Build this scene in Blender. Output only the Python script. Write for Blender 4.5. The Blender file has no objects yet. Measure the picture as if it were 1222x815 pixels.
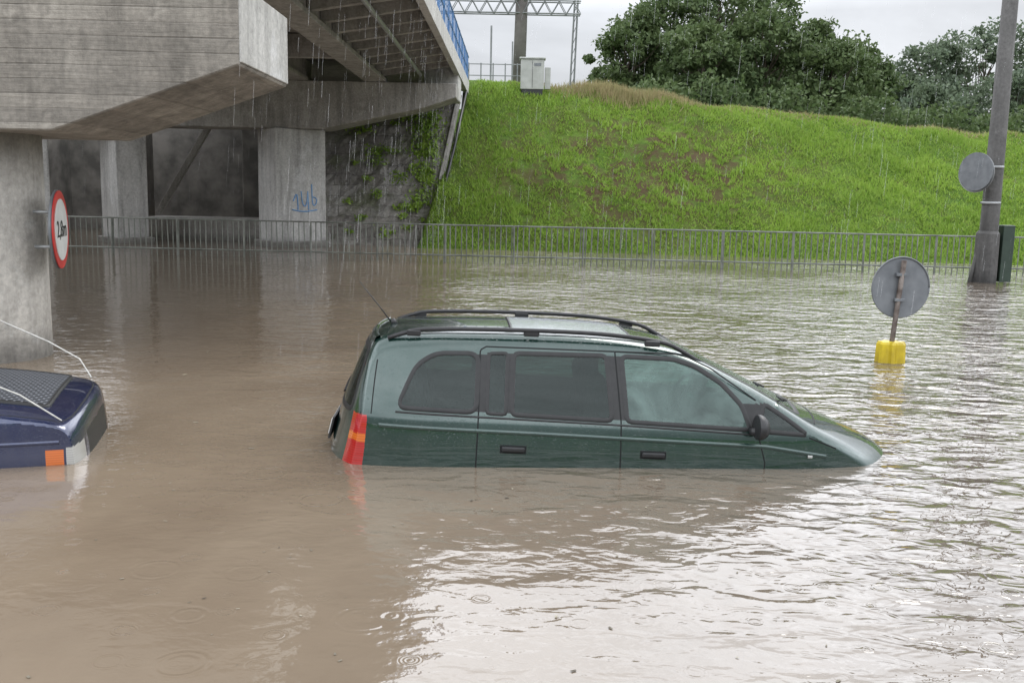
import bpy, bmesh, math, random
import numpy as np
from mathutils import Vector, Matrix, Euler
random.seed(7); rng=np.random.default_rng(7)
sc=bpy.context.scene
sc.view_settings.view_transform='Standard'; sc.view_settings.look='None'; sc.view_settings.exposure=0

# ---------------------------------------------------------------- node helpers
class NT:
    def __init__(s,tree): s.t=tree; s.n=tree.nodes; s.l=tree.links
    def link(s,a,b): s.l.new(a,b)
    def setin(s,sock,v):
        if v is None: return
        if isinstance(v,bpy.types.NodeSocket): s.l.new(v,sock)
        elif isinstance(v,(tuple,list)):
            if len(sock.default_value)==4 and len(v)==3: v=(*v,1)
            sock.default_value=v
        else: sock.default_value=v
    def math(s,op,a,b=None,c=None,clamp=False):
        nd=s.n.new('ShaderNodeMath'); nd.operation=op; nd.use_clamp=clamp
        s.setin(nd.inputs[0],a); s.setin(nd.inputs[1],b)
        if c is not None: s.setin(nd.inputs[2],c)
        return nd.outputs[0]
    def mix(s,f,a,b,blend='MIX'):
        nd=s.n.new('ShaderNodeMix'); nd.data_type='RGBA'; nd.blend_type=blend
        s.setin(nd.inputs[0],f); s.setin(nd.inputs[6],a); s.setin(nd.inputs[7],b)
        return nd.outputs[2]
    def coord(s,scale=(1,1,1),kind='Object',loc=(0,0,0),rot=(0,0,0)):
        tc=s.n.new('ShaderNodeTexCoord'); mp=s.n.new('ShaderNodeMapping')
        mp.inputs['Scale'].default_value=scale; mp.inputs['Location'].default_value=loc; mp.inputs['Rotation'].default_value=rot
        s.l.new(tc.outputs[kind],mp.inputs[0]); return mp.outputs[0]
    def noise(s,vec,scale,detail=4,rough=.55,dist=0):
        nd=s.n.new('ShaderNodeTexNoise'); nd.inputs['Scale'].default_value=scale; nd.inputs['Detail'].default_value=detail
        nd.inputs['Roughness'].default_value=rough; nd.inputs['Distortion'].default_value=dist
        s.l.new(vec,nd.inputs['Vector']); return nd.outputs['Fac']
    def ramp(s,f,lo,hi,a=0.,b=1.):
        nd=s.n.new('ShaderNodeMapRange'); nd.clamp=True
        s.setin(nd.inputs[0],f); nd.inputs[1].default_value=lo; nd.inputs[2].default_value=hi
        nd.inputs[3].default_value=a; nd.inputs[4].default_value=b; return nd.outputs[0]
    def bump(s,h,strength=1,dist=.01,normal=None):
        nd=s.n.new('ShaderNodeBump'); nd.inputs['Strength'].default_value=strength; nd.inputs['Distance'].default_value=dist
        s.l.new(h,nd.inputs['Height'])
        if normal is not None: s.l.new(normal,nd.inputs['Normal'])
        return nd.outputs[0]
def newmat(name):
    m=bpy.data.materials.new(name); m.use_nodes=True
    t=NT(m.node_tree); b=m.node_tree.nodes['Principled BSDF']; return m,t,b
def nmat(name,a,b,scale=4,rough=.7,metal=0,bump=0,bscale=40,coat=0,detail=5,spec=.5,lo=.35,hi=.65):
    m,t,p=newmat(name); v=t.coord()
    f=t.ramp(t.noise(v,scale,detail),lo,hi)
    t.setin(p.inputs['Base Color'],t.mix(f,a,b)); p.inputs['Roughness'].default_value=rough
    p.inputs['Metallic'].default_value=metal; p.inputs['Coat Weight'].default_value=coat; p.inputs['Coat Roughness'].default_value=.06
    p.inputs['Specular IOR Level'].default_value=spec
    if bump: t.link(t.bump(t.noise(v,bscale,4),1,bump),p.inputs['Normal'])
    return m
def concrete(name,a,b,plank=None,dark=.45,stain=.7):
    m,t,p=newmat(name); v=t.coord()
    f=t.ramp(t.noise(v,.9,6,.6),.3,.7)
    c=t.mix(f,a,b)
    st=t.ramp(t.noise(t.coord((2.2,2.2,.25)),1.6,5,.65),.45,.72)
    c=t.mix(t.math('MULTIPLY',st,stain),c,tuple(x*dark for x in a))
    blot=t.ramp(t.noise(v,2.3,6,.75,.5),.56,.66)
    c=t.mix(t.math('MULTIPLY',blot,.4),c,tuple(x*.5 for x in a))
    pale=t.ramp(t.noise(t.coord((1,1,1),loc=(7,3,1)),1.1,6,.7),.58,.66)
    c=t.mix(t.math('MULTIPLY',pale,.4),c,tuple(min(.65,x*1.4) for x in b))
    fine=t.ramp(t.noise(v,14,6,.7),.3,.7,.72,1.15)
    c=t.mix(1,c,fine,'MULTIPLY')
    h=t.noise(v,22,6,.7)
    if plank:
        sx=t.n.new('ShaderNodeSeparateXYZ'); t.link(v,sx.inputs[0])
        zz=t.math('ADD',sx.outputs[2],t.math('MULTIPLY',t.noise(t.coord((.5,.5,.5)),1.,2),.05))
        pz=t.math('FRACT',t.math('MULTIPLY',zz,1/plank))
        edge=t.ramp(t.math('ABSOLUTE',t.math('SUBTRACT',pz,.5)),.43,.5)
        edge=t.math('MULTIPLY',edge,t.ramp(t.noise(t.coord((.8,.8,9)),1.3,4),.35,.65,.15,1))
        idx=t.math('FLOOR',t.math('MULTIPLY',zz,1/plank))
        wn=t.n.new('ShaderNodeTexWhiteNoise'); wn.noise_dimensions='1D'; t.link(idx,wn.inputs['W'])
        pc=t.ramp(wn.outputs[0],0,1,.82,1.1)
        c=t.mix(1,c,pc,'MULTIPLY')
        c=t.mix(t.math('MULTIPLY',edge,.4),c,tuple(x*.35 for x in a))
        grain=t.noise(t.coord((.6,.6,14)),3,5,.7)
        c=t.mix(1,c,t.ramp(grain,.3,.7,.78,1.12),'MULTIPLY')
        h=t.math('SUBTRACT',t.math('ADD',h,grain),t.math('MULTIPLY',edge,.9))
    sx2=t.n.new('ShaderNodeSeparateXYZ'); t.link(v,sx2.inputs[0])
    wet=t.ramp(t.math('ADD',sx2.outputs[2],t.math('MULTIPLY',t.noise(v,2,4),.5)),.3,.6,.5,1)
    c=t.mix(1,c,wet,'MULTIPLY')
    t.setin(p.inputs['Base Color'],c); p.inputs['Roughness'].default_value=.85
    t.link(t.bump(h,.8,.012),p.inputs['Normal'])
    return m

# ---------------------------------------------------------------- mesh helpers
def empty(name,loc=(0,0,0),rot=(0,0,0),scale=(1,1,1)):
    o=bpy.data.objects.new(name,None); sc.collection.objects.link(o); o.location=loc; o.rotation_euler=rot; o.scale=scale; o.empty_display_size=.2; return o
def mesh(name,V,F,mats,parent=None,smooth=False,mi=None):
    me=bpy.data.meshes.new(name); me.from_pydata([tuple(map(float,v)) for v in V],[],[tuple(map(int,f)) for f in F])
    if not isinstance(mats,(list,tuple)): mats=[mats]
    for m in mats: me.materials.append(m)
    if mi is not None: me.polygons.foreach_set('material_index',np.array(mi,dtype=np.int32))
    if smooth: me.polygons.foreach_set('use_smooth',np.ones(len(me.polygons),dtype=bool))
    me.update(); o=bpy.data.objects.new(name,me); sc.collection.objects.link(o)
    if parent: o.parent=parent
    return o
def tri_np(name,V,n,mats,parent=None,k=3):
    me=bpy.data.meshes.new(name); me.vertices.add(n*k); me.vertices.foreach_set('co',V.astype(np.float32).ravel())
    me.loops.add(n*k); me.loops.foreach_set('vertex_index',np.arange(n*k,dtype=np.int32))
    me.polygons.add(n); me.polygons.foreach_set('loop_start',np.arange(0,n*k,k,dtype=np.int32))
    me.polygons.foreach_set('loop_total',np.full(n,k,dtype=np.int32))
    for m in (mats if isinstance(mats,list) else [mats]): me.materials.append(m)
    me.update(calc_edges=True); o=bpy.data.objects.new(name,me); sc.collection.objects.link(o)
    if parent: o.parent=parent
    return o
def box(name,c,s,mat,parent=None,bev=.01,rot=(0,0,0),fn=None,seg=2):
    bm=bmesh.new(); bmesh.ops.create_cube(bm,size=1)
    bmesh.ops.scale(bm,vec=s,verts=bm.verts)
    if bev: bmesh.ops.bevel(bm,geom=list(bm.edges),offset=min(bev,min(s)*.45),segments=seg,affect='EDGES',profile=.5)
    bmesh.ops.transform(bm,matrix=Matrix.Translation(c)@Euler(rot).to_matrix().to_4x4(),verts=bm.verts)
    if fn:
        for v in bm.verts: v.co=fn(v.co)
    me=bpy.data.meshes.new(name); bm.to_mesh(me); bm.free(); me.materials.append(mat)
    o=bpy.data.objects.new(name,me); sc.collection.objects.link(o)
    if parent: o.parent=parent
    return o
def prism(name,poly,axis,a,b,mat,parent=None,bev=.02):
    bm=bmesh.new()
    mk=(lambda p,t:(p[0],t,p[1])) if axis=='y' else (lambda p,t:(t,p[0],p[1])) if axis=='x' else (lambda p,t:(p[0],p[1],t))
    v0=[bm.verts.new(mk(p,a)) for p in poly]; v1=[bm.verts.new(mk(p,b)) for p in poly]; n=len(poly)
    bm.faces.new(v0); bm.faces.new(v1[::-1])
    for i in range(n): bm.faces.new((v0[i],v1[i],v1[(i+1)%n],v0[(i+1)%n]))
    bmesh.ops.recalc_face_normals(bm,faces=bm.faces)
    if bev: bmesh.ops.bevel(bm,geom=list(bm.edges),offset=bev,segments=1,affect='EDGES')
    me=bpy.data.meshes.new(name); bm.to_mesh(me); bm.free(); me.materials.append(mat)
    o=bpy.data.objects.new(name,me); sc.collection.objects.link(o)
    if parent: o.parent=parent
    return o
def tube_geo(P,R,n=8,V=None,F=None):
    if V is None: V=[];F=[]
    P=[Vector(p) for p in P]; base=len(V)
    if not hasattr(R,'__len__'): R=[R]*len(P)
    up=None
    for i,p in enumerate(P):
        d=(P[min(i+1,len(P)-1)]-P[max(i-1,0)]).normalized()
        if up is None:
            up=Vector((0,0,1)) if abs(d.z)<.9 else Vector((1,0,0))
        a=d.cross(up).normalized(); b2=a.cross(d).normalized(); up=b2
        for k in range(n):
            t=2*math.pi*k/n; V.append(p+a*math.cos(t)*R[i]+b2*math.sin(t)*R[i])
    for i in range(len(P)-1):
        for k in range(n):
            F.append((base+i*n+k,base+i*n+(k+1)%n,base+(i+1)*n+(k+1)%n,base+(i+1)*n+k))
    F.append(tuple(base+k for k in range(n))[::-1]); F.append(tuple(base+(len(P)-1)*n+k for k in range(n)))
    return V,F
def tube(name,P,R,mat,parent=None,n=8,fn=None,smooth=True):
    V,F=tube_geo(P,R,n)
    if fn: V=[fn(v) for v in V]
    return mesh(name,V,F,mat,parent,smooth)
def disc(name,c,nrm,r,th,mat,parent=None,n=48):
    bm=bmesh.new(); bmesh.ops.create_cone(bm,cap_ends=True,segments=n,radius1=r,radius2=r,depth=th)
    bmesh.ops.bevel(bm,geom=[e for e in bm.edges],offset=th*.3,segments=2,affect='EDGES')
    q=Vector((0,0,1)).rotation_difference(Vector(nrm).normalized())
    bmesh.ops.transform(bm,matrix=Matrix.Translation(c)@q.to_matrix().to_4x4(),verts=bm.verts)
    me=bpy.data.meshes.new(name); bm.to_mesh(me); bm.free(); me.materials.append(mat)
    o=bpy.data.objects.new(name,me); sc.collection.objects.link(o)
    if parent: o.parent=parent
    return o
def inpoly(px,py,poly):
    r=np.zeros(px.shape,bool); n=len(poly)
    for i in range(n):
        x1,y1=poly[i]; x2,y2=poly[(i+1)%n]
        c=((y1>py)!=(y2>py))
        with np.errstate(divide='ignore',invalid='ignore'):
            xx=(x2-x1)*(py-y1)/(y2-y1+1e-12)+x1
        r^=c&(px<xx)
    return r
def roundpoly(poly,r=.05,n=4):
    out=[]; N=len(poly)
    for i in range(N):
        p=Vector(poly[i]); a=Vector(poly[i-1]); b=Vector(poly[(i+1)%N])
        la=(a-p).length; lb=(b-p).length; ra=min(r,la*.45); rb=min(r,lb*.45)
        s=p+(a-p)/la*ra; e=p+(b-p)/lb*rb
        for k in range(n+1):
            t=k/n; q=s*(1-t)**2+p*2*t*(1-t)+e*t*t; out.append((q.x,q.y))
    return out
def resample(pts,ds,closed=False):
    P=np.array(pts,float)
    if closed: P=np.vstack([P,P[:1]])
    L=np.r_[0,np.cumsum(np.linalg.norm(np.diff(P,axis=0),axis=1))]
    n=max(2,int(L[-1]/ds)+1); s=np.linspace(0,L[-1],n+1)
    Q=np.c_[[np.interp(s,L,P[:,k]) for k in range(P.shape[1])]].T
    return Q[:-1] if closed else Q
def chaikin(P,it=3):
    P=np.array(P,float)
    for _ in range(it):
        a=P[:-1]*.75+P[1:]*.25; b=P[:-1]*.25+P[1:]*.75
        Q=np.empty((2*len(a),P.shape[1])); Q[0::2]=a; Q[1::2]=b
        P=np.vstack([P[:1],Q,P[-1:]])
    return P

# ================================================================= WORLD
w=bpy.data.worlds.new('World'); sc.world=w; w.use_nodes=True
t=NT(w.node_tree); bg=w.node_tree.nodes['Background']
sky=t.n.new('ShaderNodeTexSky'); sky.sky_type='NISHITA'; sky.sun_disc=False
SE,SR=math.radians(52),math.radians(35)
sky.sun_elevation=SE; sky.sun_rotation=SR; sky.dust_density=4; sky.air_density=1
v=t.coord((1,1,2.6),'Generated')
n1=t.noise(v,2.2,6,.55,.3)
tc=t.n.new('ShaderNodeTexCoord'); sx=t.n.new('ShaderNodeSeparateXYZ'); t.link(tc.outputs['Generated'],sx.inputs[0])
e1=t.ramp(sx.outputs[2],0,.17,5.9,7.2); e2=t.ramp(sx.outputs[2],.17,.34,0,19.5); e3=t.ramp(sx.outputs[2],.5,1,0,-10)
el=t.math('ADD',t.math('ADD',e1,e2),e3)
cl=t.math('MULTIPLY',el,t.ramp(n1,.32,.68,.66,1.28))
cc=t.n.new('ShaderNodeCombineXYZ')
t.link(t.math('MULTIPLY',cl,.965),cc.inputs[0]); t.link(cl,cc.inputs[1]); t.link(t.math('MULTIPLY',cl,1.06),cc.inputs[2])
col=t.mix(.9,sky.outputs[0],cc.outputs[0])
t.link(col,bg.inputs[0]); bg.inputs[1].default_value=.12
sl=bpy.data.lights.new('sun','SUN'); sl.energy=1.1; sl.angle=math.radians(25); sl.color=(1,.97,.92)
so=bpy.data.objects.new('sun',sl); sc.collection.objects.link(so)
sd=Vector((math.sin(SR)*math.cos(SE),math.cos(SR)*math.cos(SE),math.sin(SE)))
so.rotation_euler=sd.to_track_quat('Z','Y').to_euler(); so.location=(20,20,40)

# ================================================================= CAMERA
cam=bpy.data.cameras.new('camera'); co=bpy.data.objects.new('camera',cam); sc.collection.objects.link(co); sc.camera=co
cam.lens=35; cam.sensor_width=36; cam.clip_end=2000; cam.clip_start=.05
co.matrix_world=Matrix.Translation((0,0,2.05))@Matrix.Rotation(math.radians(81.5),4,'X')@Matrix.Rotation(math.radians(1.15),4,'Z')

# ================================================================= MATERIALS
conc=concrete('concrete',(.27,.255,.23),(.37,.355,.325))
conc_p=concrete('board_formed_concrete',(.27,.245,.21),(.37,.34,.295),plank=.15)
conc_l=concrete('light_concrete',(.44,.43,.40),(.54,.53,.50),dark=.6)
black=nmat('black_plastic',(.012,.012,.013),(.02,.02,.021),20,.45)
rubber=nmat('rubber_trim',(.008,.008,.008),(.014,.014,.014),20,.5)
steel=nmat('galvanised_steel',(.30,.31,.31),(.40,.41,.41),9,.5,.6)
signback=nmat('sign_back_grey',(.14,.15,.16),(.19,.20,.21),6,.55,.3)

# ---- water
m_w,t,p=newmat('muddy_flood_water'); v=t.coord()
sx=t.n.new('ShaderNodeSeparateXYZ'); t.link(v,sx.inputs[0])
c=t.mix(t.ramp(t.noise(v,.35,5,.6,.6),.35,.65),(.165,.125,.088),(.215,.168,.120))
right_mix=t.ramp(t.math('ADD',sx.outputs[0],t.math('MULTIPLY',t.noise(v,.5,4,.6),2.)),-1.5,4,0,.6)  # base colour turns darker and greyer towards the right
c=t.mix(right_mix,c,(.080,.070,.060))
spk=t.ramp(t.noise(v,9,3,.7),.70,.78)
c=t.mix(t.math('MULTIPLY',spk,.25),c,(.30,.26,.21))
t.setin(p.inputs['Base Color'],c); p.inputs['Roughness'].default_value=.03; p.inputs['IOR'].default_value=1.85
mask=t.ramp(t.math('ADD',sx.outputs[0],t.math('MULTIPLY',sx.outputs[1],.22)),-1.5,5.5,.10,1.0)
mfar=t.ramp(sx.outputs[1],4,11,.48,1)
wv=t.coord((1,1.6,1),rot=(0,0,.35))
big=t.math('MULTIPLY',t.noise(wv,1.6,2,.45,.7),.095)
mid=t.math('MULTIPLY',t.noise(wv,4.6,2,.5,.6),.040)
gust=t.ramp(t.noise(v,.22,3,.5),.35,.65,.5,1.3)
waves=t.math('MULTIPLY',t.math('MULTIPLY',t.math('MULTIPLY',t.math('ADD',big,mid),mask),mfar),gust)
h=waves
for sca,amp,off in ((1.7,.0013,0),(4.2,.0008,5.3)):
    vo=t.n.new('ShaderNodeTexVoronoi'); vo.voronoi_dimensions='2D'; vo.inputs['Scale'].default_value=sca
    t.link(t.coord(loc=(off,off*.7,0)),vo.inputs['Vector'])
    d=vo.outputs['Distance']; sc3=t.n.new('ShaderNodeSeparateColor'); t.link(vo.outputs['Color'],sc3.inputs[0])
    R=t.ramp(sc3.outputs[0],0,1,.04,.26)
    env=t.ramp(t.math('ABSOLUTE',t.math('SUBTRACT',d,R)),0,.10,1,0)
    ring=t.math('MULTIPLY',t.math('SINE',t.math('MULTIPLY',d,75)),env)
    on=t.ramp(sc3.outputs[1],.5,1,0,1)
    h=t.math('ADD',h,t.math('MULTIPLY',t.math('MULTIPLY',ring,on),amp))
h=t.math('ADD',h,t.math('MULTIPLY',t.noise(v,22,2,.5),.0012))
t.link(t.bump(h,1,1),p.inputs['Normal'])
mesh('water',[(-150,-60,0),(150,-60,0),(150,60,0),(-150,60,0)],[(0,1,2,3)],m_w)

# ================================================================= GROUND
def yb(x): return np.interp(x,[-5,0,8,16,40,90],[36.2,35.6,34.6,33.0,30,26])
def yt(x): return np.interp(x,[-5,2,8,15,23,45,90],[44.5,44.5,44,43.5,43,42,40])
def zt_(x): return np.interp(x,[-5,0,3,8,15,23,45,90],[7.0,6.9,6.6,6.1,5.4,4.75,4.1,3.8])
def kerbx(y): return -3.35+.95*(np.asarray(y)-36.9)/5.2
def gz(x,y):
    x=np.asarray(x,float); y=np.asarray(y,float)
    tt=np.clip((y-yb(x))/(yt(x)-yb(x)),-.4,1.15)
    s=np.where(tt<0,tt*.25,np.where(tt>1,1,tt))
    s=np.where((tt>.85)&(tt<1.15),.85+.15*(1-((1.15-tt)/.3)**2)*1.0,s)
    bumpy=.12*np.sin(x*1.3+y*.7)*np.sin(y*1.1-x*.4)+.07*np.sin(x*3.1+1.7*np.sin(y))*np.sin(y*2.3+x)
    z=-.05+s*(zt_(x)+.05)+bumpy*np.clip(tt*4,0,1)
    z=np.where(tt<0,-.05+tt*3,z)
    left=np.clip((kerbx(np.minimum(y,42.2))-.02-x)/.25,0,1)
    z=z*(1-left)+left*np.where(y>50,6.2,-1.2)
    z=np.where(y<-22,np.clip((-22-y)*.15,0,2)-1.0,z)
    return np.where(z<-1.2,-1.2,z)
xs=np.r_[np.linspace(-400,-40,10),np.arange(-36,-5,3.),np.arange(-4.4,-1.8,.13),np.arange(-1.6,50,.4),np.linspace(52,120,16),np.linspace(150,600,8)]
ys=np.r_[np.linspace(-300,-40,8),np.arange(-30,26,4.),np.arange(27,50,.4),np.linspace(52,120,16),np.linspace(160,900,8)]
X,Y=np.meshgrid(xs,ys); Z=gz(X,Y)
V=np.c_[X.ravel(),Y.ravel(),Z.ravel()]; nx,ny=len(xs),len(ys)
F=[(j*nx+i,j*nx+i+1,(j+1)*nx+i+1,(j+1)*nx+i) for j in range(ny-1) for i in range(nx-1)]
m_g,t,p=newmat('grassy_ground'); v=t.coord()
a=t.mix(t.ramp(t.noise(v,.5,6,.6),.35,.65),(.080,.145,.025),(.13,.21,.035))
fine=t.ramp(t.noise(v,6,6,.75),.3,.7,.6,1.3)
a=t.mix(1,a,fine,'MULTIPLY')
a=t.mix(t.math('MULTIPLY',t.ramp(t.noise(v,1.7,6,.75),.52,.64),.55),a,(.11,.085,.04))
vd=t.n.new('ShaderNodeVectorMath'); vd.operation='DISTANCE'; t.link(t.coord((.17,.3,.0)),vd.inputs[0]); vd.inputs[1].default_value=(.85,11.8,0)
mud=t.math('MULTIPLY',t.ramp(t.noise(v,1.1,6,.75),.42,.54),t.ramp(vd.outputs['Value'],.5,1.6,1,.0))
a=t.mix(mud,a,(.095,.068,.038))
t.setin(p.inputs['Base Color'],a); p.inputs['Roughness'].default_value=.95; p.inputs['Specular IOR Level'].default_value=.1
t.link(t.bump(t.noise(v,9,6,.8),1,.12),p.inputs['Normal'])
mesh('ground',V,F,m_g,smooth=True)

def leafmat(name,cols,trans=.35,scale=.6,rough=.6):
    m,t,p=newmat(name); v=t.coord()
    g=t.n.new('ShaderNodeNewGeometry')
    c=t.mix(t.ramp(t.noise(v,scale,4,.6),.35,.65),cols[0],cols[1])
    c=t.mix(t.math('MULTIPLY',g.outputs['Random Per Island'],.55),c,cols[2])
    t.setin(p.inputs['Base Color'],c); p.inputs['Roughness'].default_value=rough; p.inputs['Specular IOR Level'].default_value=.25
    tr=t.n.new('ShaderNodeBsdfTranslucent'); t.link(c,tr.inputs[0])
    mx=t.n.new('ShaderNodeMixShader'); mx.inputs[0].default_value=trans
    out=t.n['Material Output']; t.link(p.outputs[0],mx.inputs[1]); t.link(tr.outputs[0],mx.inputs[2]); t.link(mx.outputs[0],out.inputs[0])
    return m
m_grass=leafmat('grass_blades',[(.14,.26,.030),(.22,.36,.045),(.34,.42,.10)],.35,.35)
N=150000
gx=rng.uniform(-3.4,34,N); tt=rng.uniform(-.03,1.06,N)
gy=yb(gx)+tt*(yt(gx)-yb(gx))
keep=gx>kerbx(gy)+.12
patch=np.sin(gx*.9+1.3*np.sin(gy*.8))*np.sin(gy*1.3+np.sin(gx*1.7))
p2=np.sin(gx*2.3+np.sin(gy*2.1))*np.sin(gy*2.9+1.4*np.sin(gx*1.9))
p3=np.sin(gx*5.1+1.9*np.sin(gy*3.7))*np.sin(gy*6.3+2*np.sin(gx*4.1))
dm=((gx-4.6)/6.2)**2+((gy-39.4)/3.8)**2
keep&=~((dm<1)&(patch*.5+p2*.8+p3*.6>.15+.6*dm)&(rng.random(N)<.94))
keep&=~((patch+p3*.6<-.45)&(rng.random(N)<.55))
gx,gy,patch=gx[keep],gy[keep],patch[keep]; N=len(gx); gzv=gz(gx,gy)
hh=rng.uniform(.05,.15,N)*(1+.7*np.clip(patch,0,1)); an=rng.uniform(0,2*np.pi,N); wd=rng.uniform(.015,.04,N)
lean=rng.normal(0,.07,(N,2))
V=np.zeros((N,3,3)); V[:,0]=np.c_[gx-np.cos(an)*wd,gy-np.sin(an)*wd,gzv-.02]; V[:,1]=np.c_[gx+np.cos(an)*wd,gy+np.sin(an)*wd,gzv-.02]
V[:,2]=np.c_[gx+lean[:,0],gy+lean[:,1],gzv+hh]
tri_np('grass',V.reshape(-1,3),N,m_grass)
m_dry=leafmat('dry_grass_blades',[(.38,.29,.17),(.30,.25,.13),(.22,.26,.09)],.3,1.2)
N=8000
cx=np.r_[rng.normal(4.4,1.6,N//2),rng.uniform(1.5,26,N-N//2)]; cy=yt(cx)+rng.normal(.3,.5,N); cz=gz(cx,cy)
hh=rng.uniform(.05,.42,N)*np.exp(-((cx-4.6)/3.0)**2)+rng.uniform(.06,.2,N); an=rng.uniform(0,6.28,N)
V=np.zeros((N,3,3)); V[:,0]=np.c_[cx-np.cos(an)*.02,cy-np.sin(an)*.02,cz]; V[:,1]=np.c_[cx+np.cos(an)*.02,cy+np.sin(an)*.02,cz]; V[:,2]=np.c_[cx+rng.normal(0,.12,N),cy+rng.normal(0,.12,N),cz+hh]
tri_np('dry_grass',V.reshape(-1,3),N,m_dry)

# ================================================================= TREES
bark=nmat('bark',(.06,.045,.03),(.11,.09,.07),6,.9,bump=.02)
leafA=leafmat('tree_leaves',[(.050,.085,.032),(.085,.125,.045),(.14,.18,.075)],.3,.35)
leafB=leafmat('hazed_tree_leaves',[(.095,.130,.090),(.13,.170,.105),(.18,.22,.135)],.3,.3)  # distance haze lifted into the leaf colours
def tree(x,y,zb,ztop,rad,lm,seed,nclump=70,per=110,ls=.17):
    r=np.random.default_rng(seed); H=ztop-zb
    V,F=[],[]
    P=[(x,y,zb-.3)]
    for k in range(1,6): P.append((x+r.normal(0,.15),y+r.normal(0,.15),zb+H*.75*k/5))
    tube_geo(P,[.22,.18,.15,.11,.07,.03],7,V,F)
    cl=[]
    for k in range(nclump):
        u=r.uniform(.0,1); th=r.uniform(0,6.28)
        prof=(.75+.25*math.sin(u*math.pi)) if u<.55 else math.sqrt(max(.03,1-((u-.5)/.52)**2))
        rr=rad*prof*math.sqrt(r.uniform(.05,1))*r.uniform(.8,1.15)
        cl.append((x+rr*math.cos(th),y+rr*math.sin(th),zb+H*(.05+.9*u)+r.normal(0,.12)))
    for c in cl[::3]:
        b=P[min(5,max(1,int((c[2]-zb)/H*5)))]
        mid=((b[0]+c[0])/2,(b[1]+c[1])/2,(b[2]*.6+c[2]*.4)-.1)
        tube_geo([b,mid,c],[.06,.04,.012],5,V,F)
    nb=len(F)
    C=np.array(cl); n=nclump*per
    ci=np.repeat(np.arange(nclump),per); csz=r.uniform(.3,1.0,nclump)*rad/2.9
    d=r.normal(0,1,(n,3)); d/=np.linalg.norm(d,axis=1)[:,None]; d*=(r.random(n)**.5)[:,None]*1.12
    ctr=C[ci]+d*csz[ci][:,None]*np.array([1.15,1.15,.8])
    a=r.normal(0,1,(n,3)); a/=np.linalg.norm(a,axis=1)[:,None]
    b=np.cross(a,r.normal(0,1,(n,3))); b/=np.linalg.norm(b,axis=1)[:,None]
    s=(r.uniform(.5,1.2,n)*ls)[:,None]
    Q=np.stack([ctr-a*s,ctr-b*s*.5,ctr+a*s,ctr+b*s*.5],1).reshape(-1,3)
    base=len(V); V=[tuple(q) for q in V]+[tuple(q) for q in Q]
    F=F+[(base+4*i,base+4*i+1,base+4*i+2,base+4*i+3) for i in range(n)]
    mesh('deciduous_tree',V,F,[bark,lm],mi=[0]*nb+[1]*n)
T=[(6.2,57,11.9,2.2),(8.4,58.5,13.4,2.7),(11.4,60,15.2,3.4),(14.9,61,14.2,3.2),(18.2,62,12.5,2.9),(21.2,63,11.3,2.4),(9.6,54,11.0,2.5),(13.4,55,11.8,2.6),(17.0,55,10.4,2.3)]
for i,(x,y,zz,rd) in enumerate(T): tree(x,y,float(gz(x,y))-.2,zz,rd,leafA,100+i,95,120,.155)
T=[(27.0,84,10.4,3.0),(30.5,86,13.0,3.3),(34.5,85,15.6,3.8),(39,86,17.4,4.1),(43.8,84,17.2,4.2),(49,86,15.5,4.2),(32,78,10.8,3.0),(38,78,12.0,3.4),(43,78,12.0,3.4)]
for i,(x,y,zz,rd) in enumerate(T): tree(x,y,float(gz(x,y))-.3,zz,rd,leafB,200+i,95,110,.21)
r=np.random.default_rng(5); n=26000
bx=r.uniform(4,60,n); by=50+r.normal(0,1.2,n)+.1*bx
hh=(.5+.6*np.abs(np.sin(bx*.8))+.5*np.abs(np.sin(bx*2.1+1)))*np.clip((bx-3)/5,0,1)
bz=gz(bx,by)+r.random(n)**.7*hh*1.4
a=r.normal(0,1,(n,3)); a/=np.linalg.norm(a,axis=1)[:,None]; b=np.cross(a,r.normal(0,1,(n,3))); b/=np.linalg.norm(b,axis=1)[:,None]
s=r.uniform(.06,.16,n)[:,None]; c=np.c_[bx,by,bz]
tri_np('bushes',np.stack([c-a*s,c-b*s*.6,c+a*s,c+b*s*.6],1).reshape(-1,3),n,leafA,k=4)

# ================================================================= BRIDGE
br=empty('concrete_bridge')
V,F=tube_geo([(-6.27,11.75,-1.2),(-6.27,11.75,0.6),(-6.27,11.75,2.62)],[.72,.71,.70],40)
mesh('near_column',V,F,concrete('column_concrete',(.40,.375,.335),(.52,.49,.44),dark=.5,stain=.7),br,True)
prism('near_pier_cap',[(-2.91,3.31),(-2.91,4.15),(-14,4.15),(-14,2.60),(-4.9,2.60)],'y',10.7,12.9,conc_p,br,.015)
box('cap_end_lit_skin',(-2.90,11.8,3.74),(.03,2.16,.8),conc_l,br,.01)  # lighter skin: brightness of the right-facing end put into its colour
box('bearing_wall',(-8.6,11.9,4.95),(9.4,.9,1.62),conc,br,.02)
Y0,Y1=10.2,46
box('deck_slab',(-8.4,(Y0+Y1)/2,6.62),(12.3,Y1-Y0,.22),conc,br,.01)
box('deck_fascia',(-2.18,(Y0+Y1)/2,6.47),(.20,Y1-Y0,.56),conc_l,br,.015)
for i,x in enumerate((-4.9,-7.6,-10.3,-13.2)):
    box('girder_%d'%i,(x,(Y0+36.9)/2,6.13),(.42,36.6-Y0,.74),conc,br,.02)
    box('girder_flange_%d'%i,(x,(Y0+36.9)/2,5.80),(.75,36.6-Y0,.14),conc,br,.02)
k=0; y=10.4
while y<36:
    prism('bracket_%d'%k,[(-2.3,6.505),(-2.3,6.30),(-4.68,5.92),(-4.68,6.505)],'y',y,y+.22,conc,br,.01); k+=1; y+=1.55
for i,y in enumerate((18.,24.,30.)):
    box('diaphragm_%d'%i,(-9,y,6.15),(8.1,.25,.66),conc,br,.01)
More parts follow.
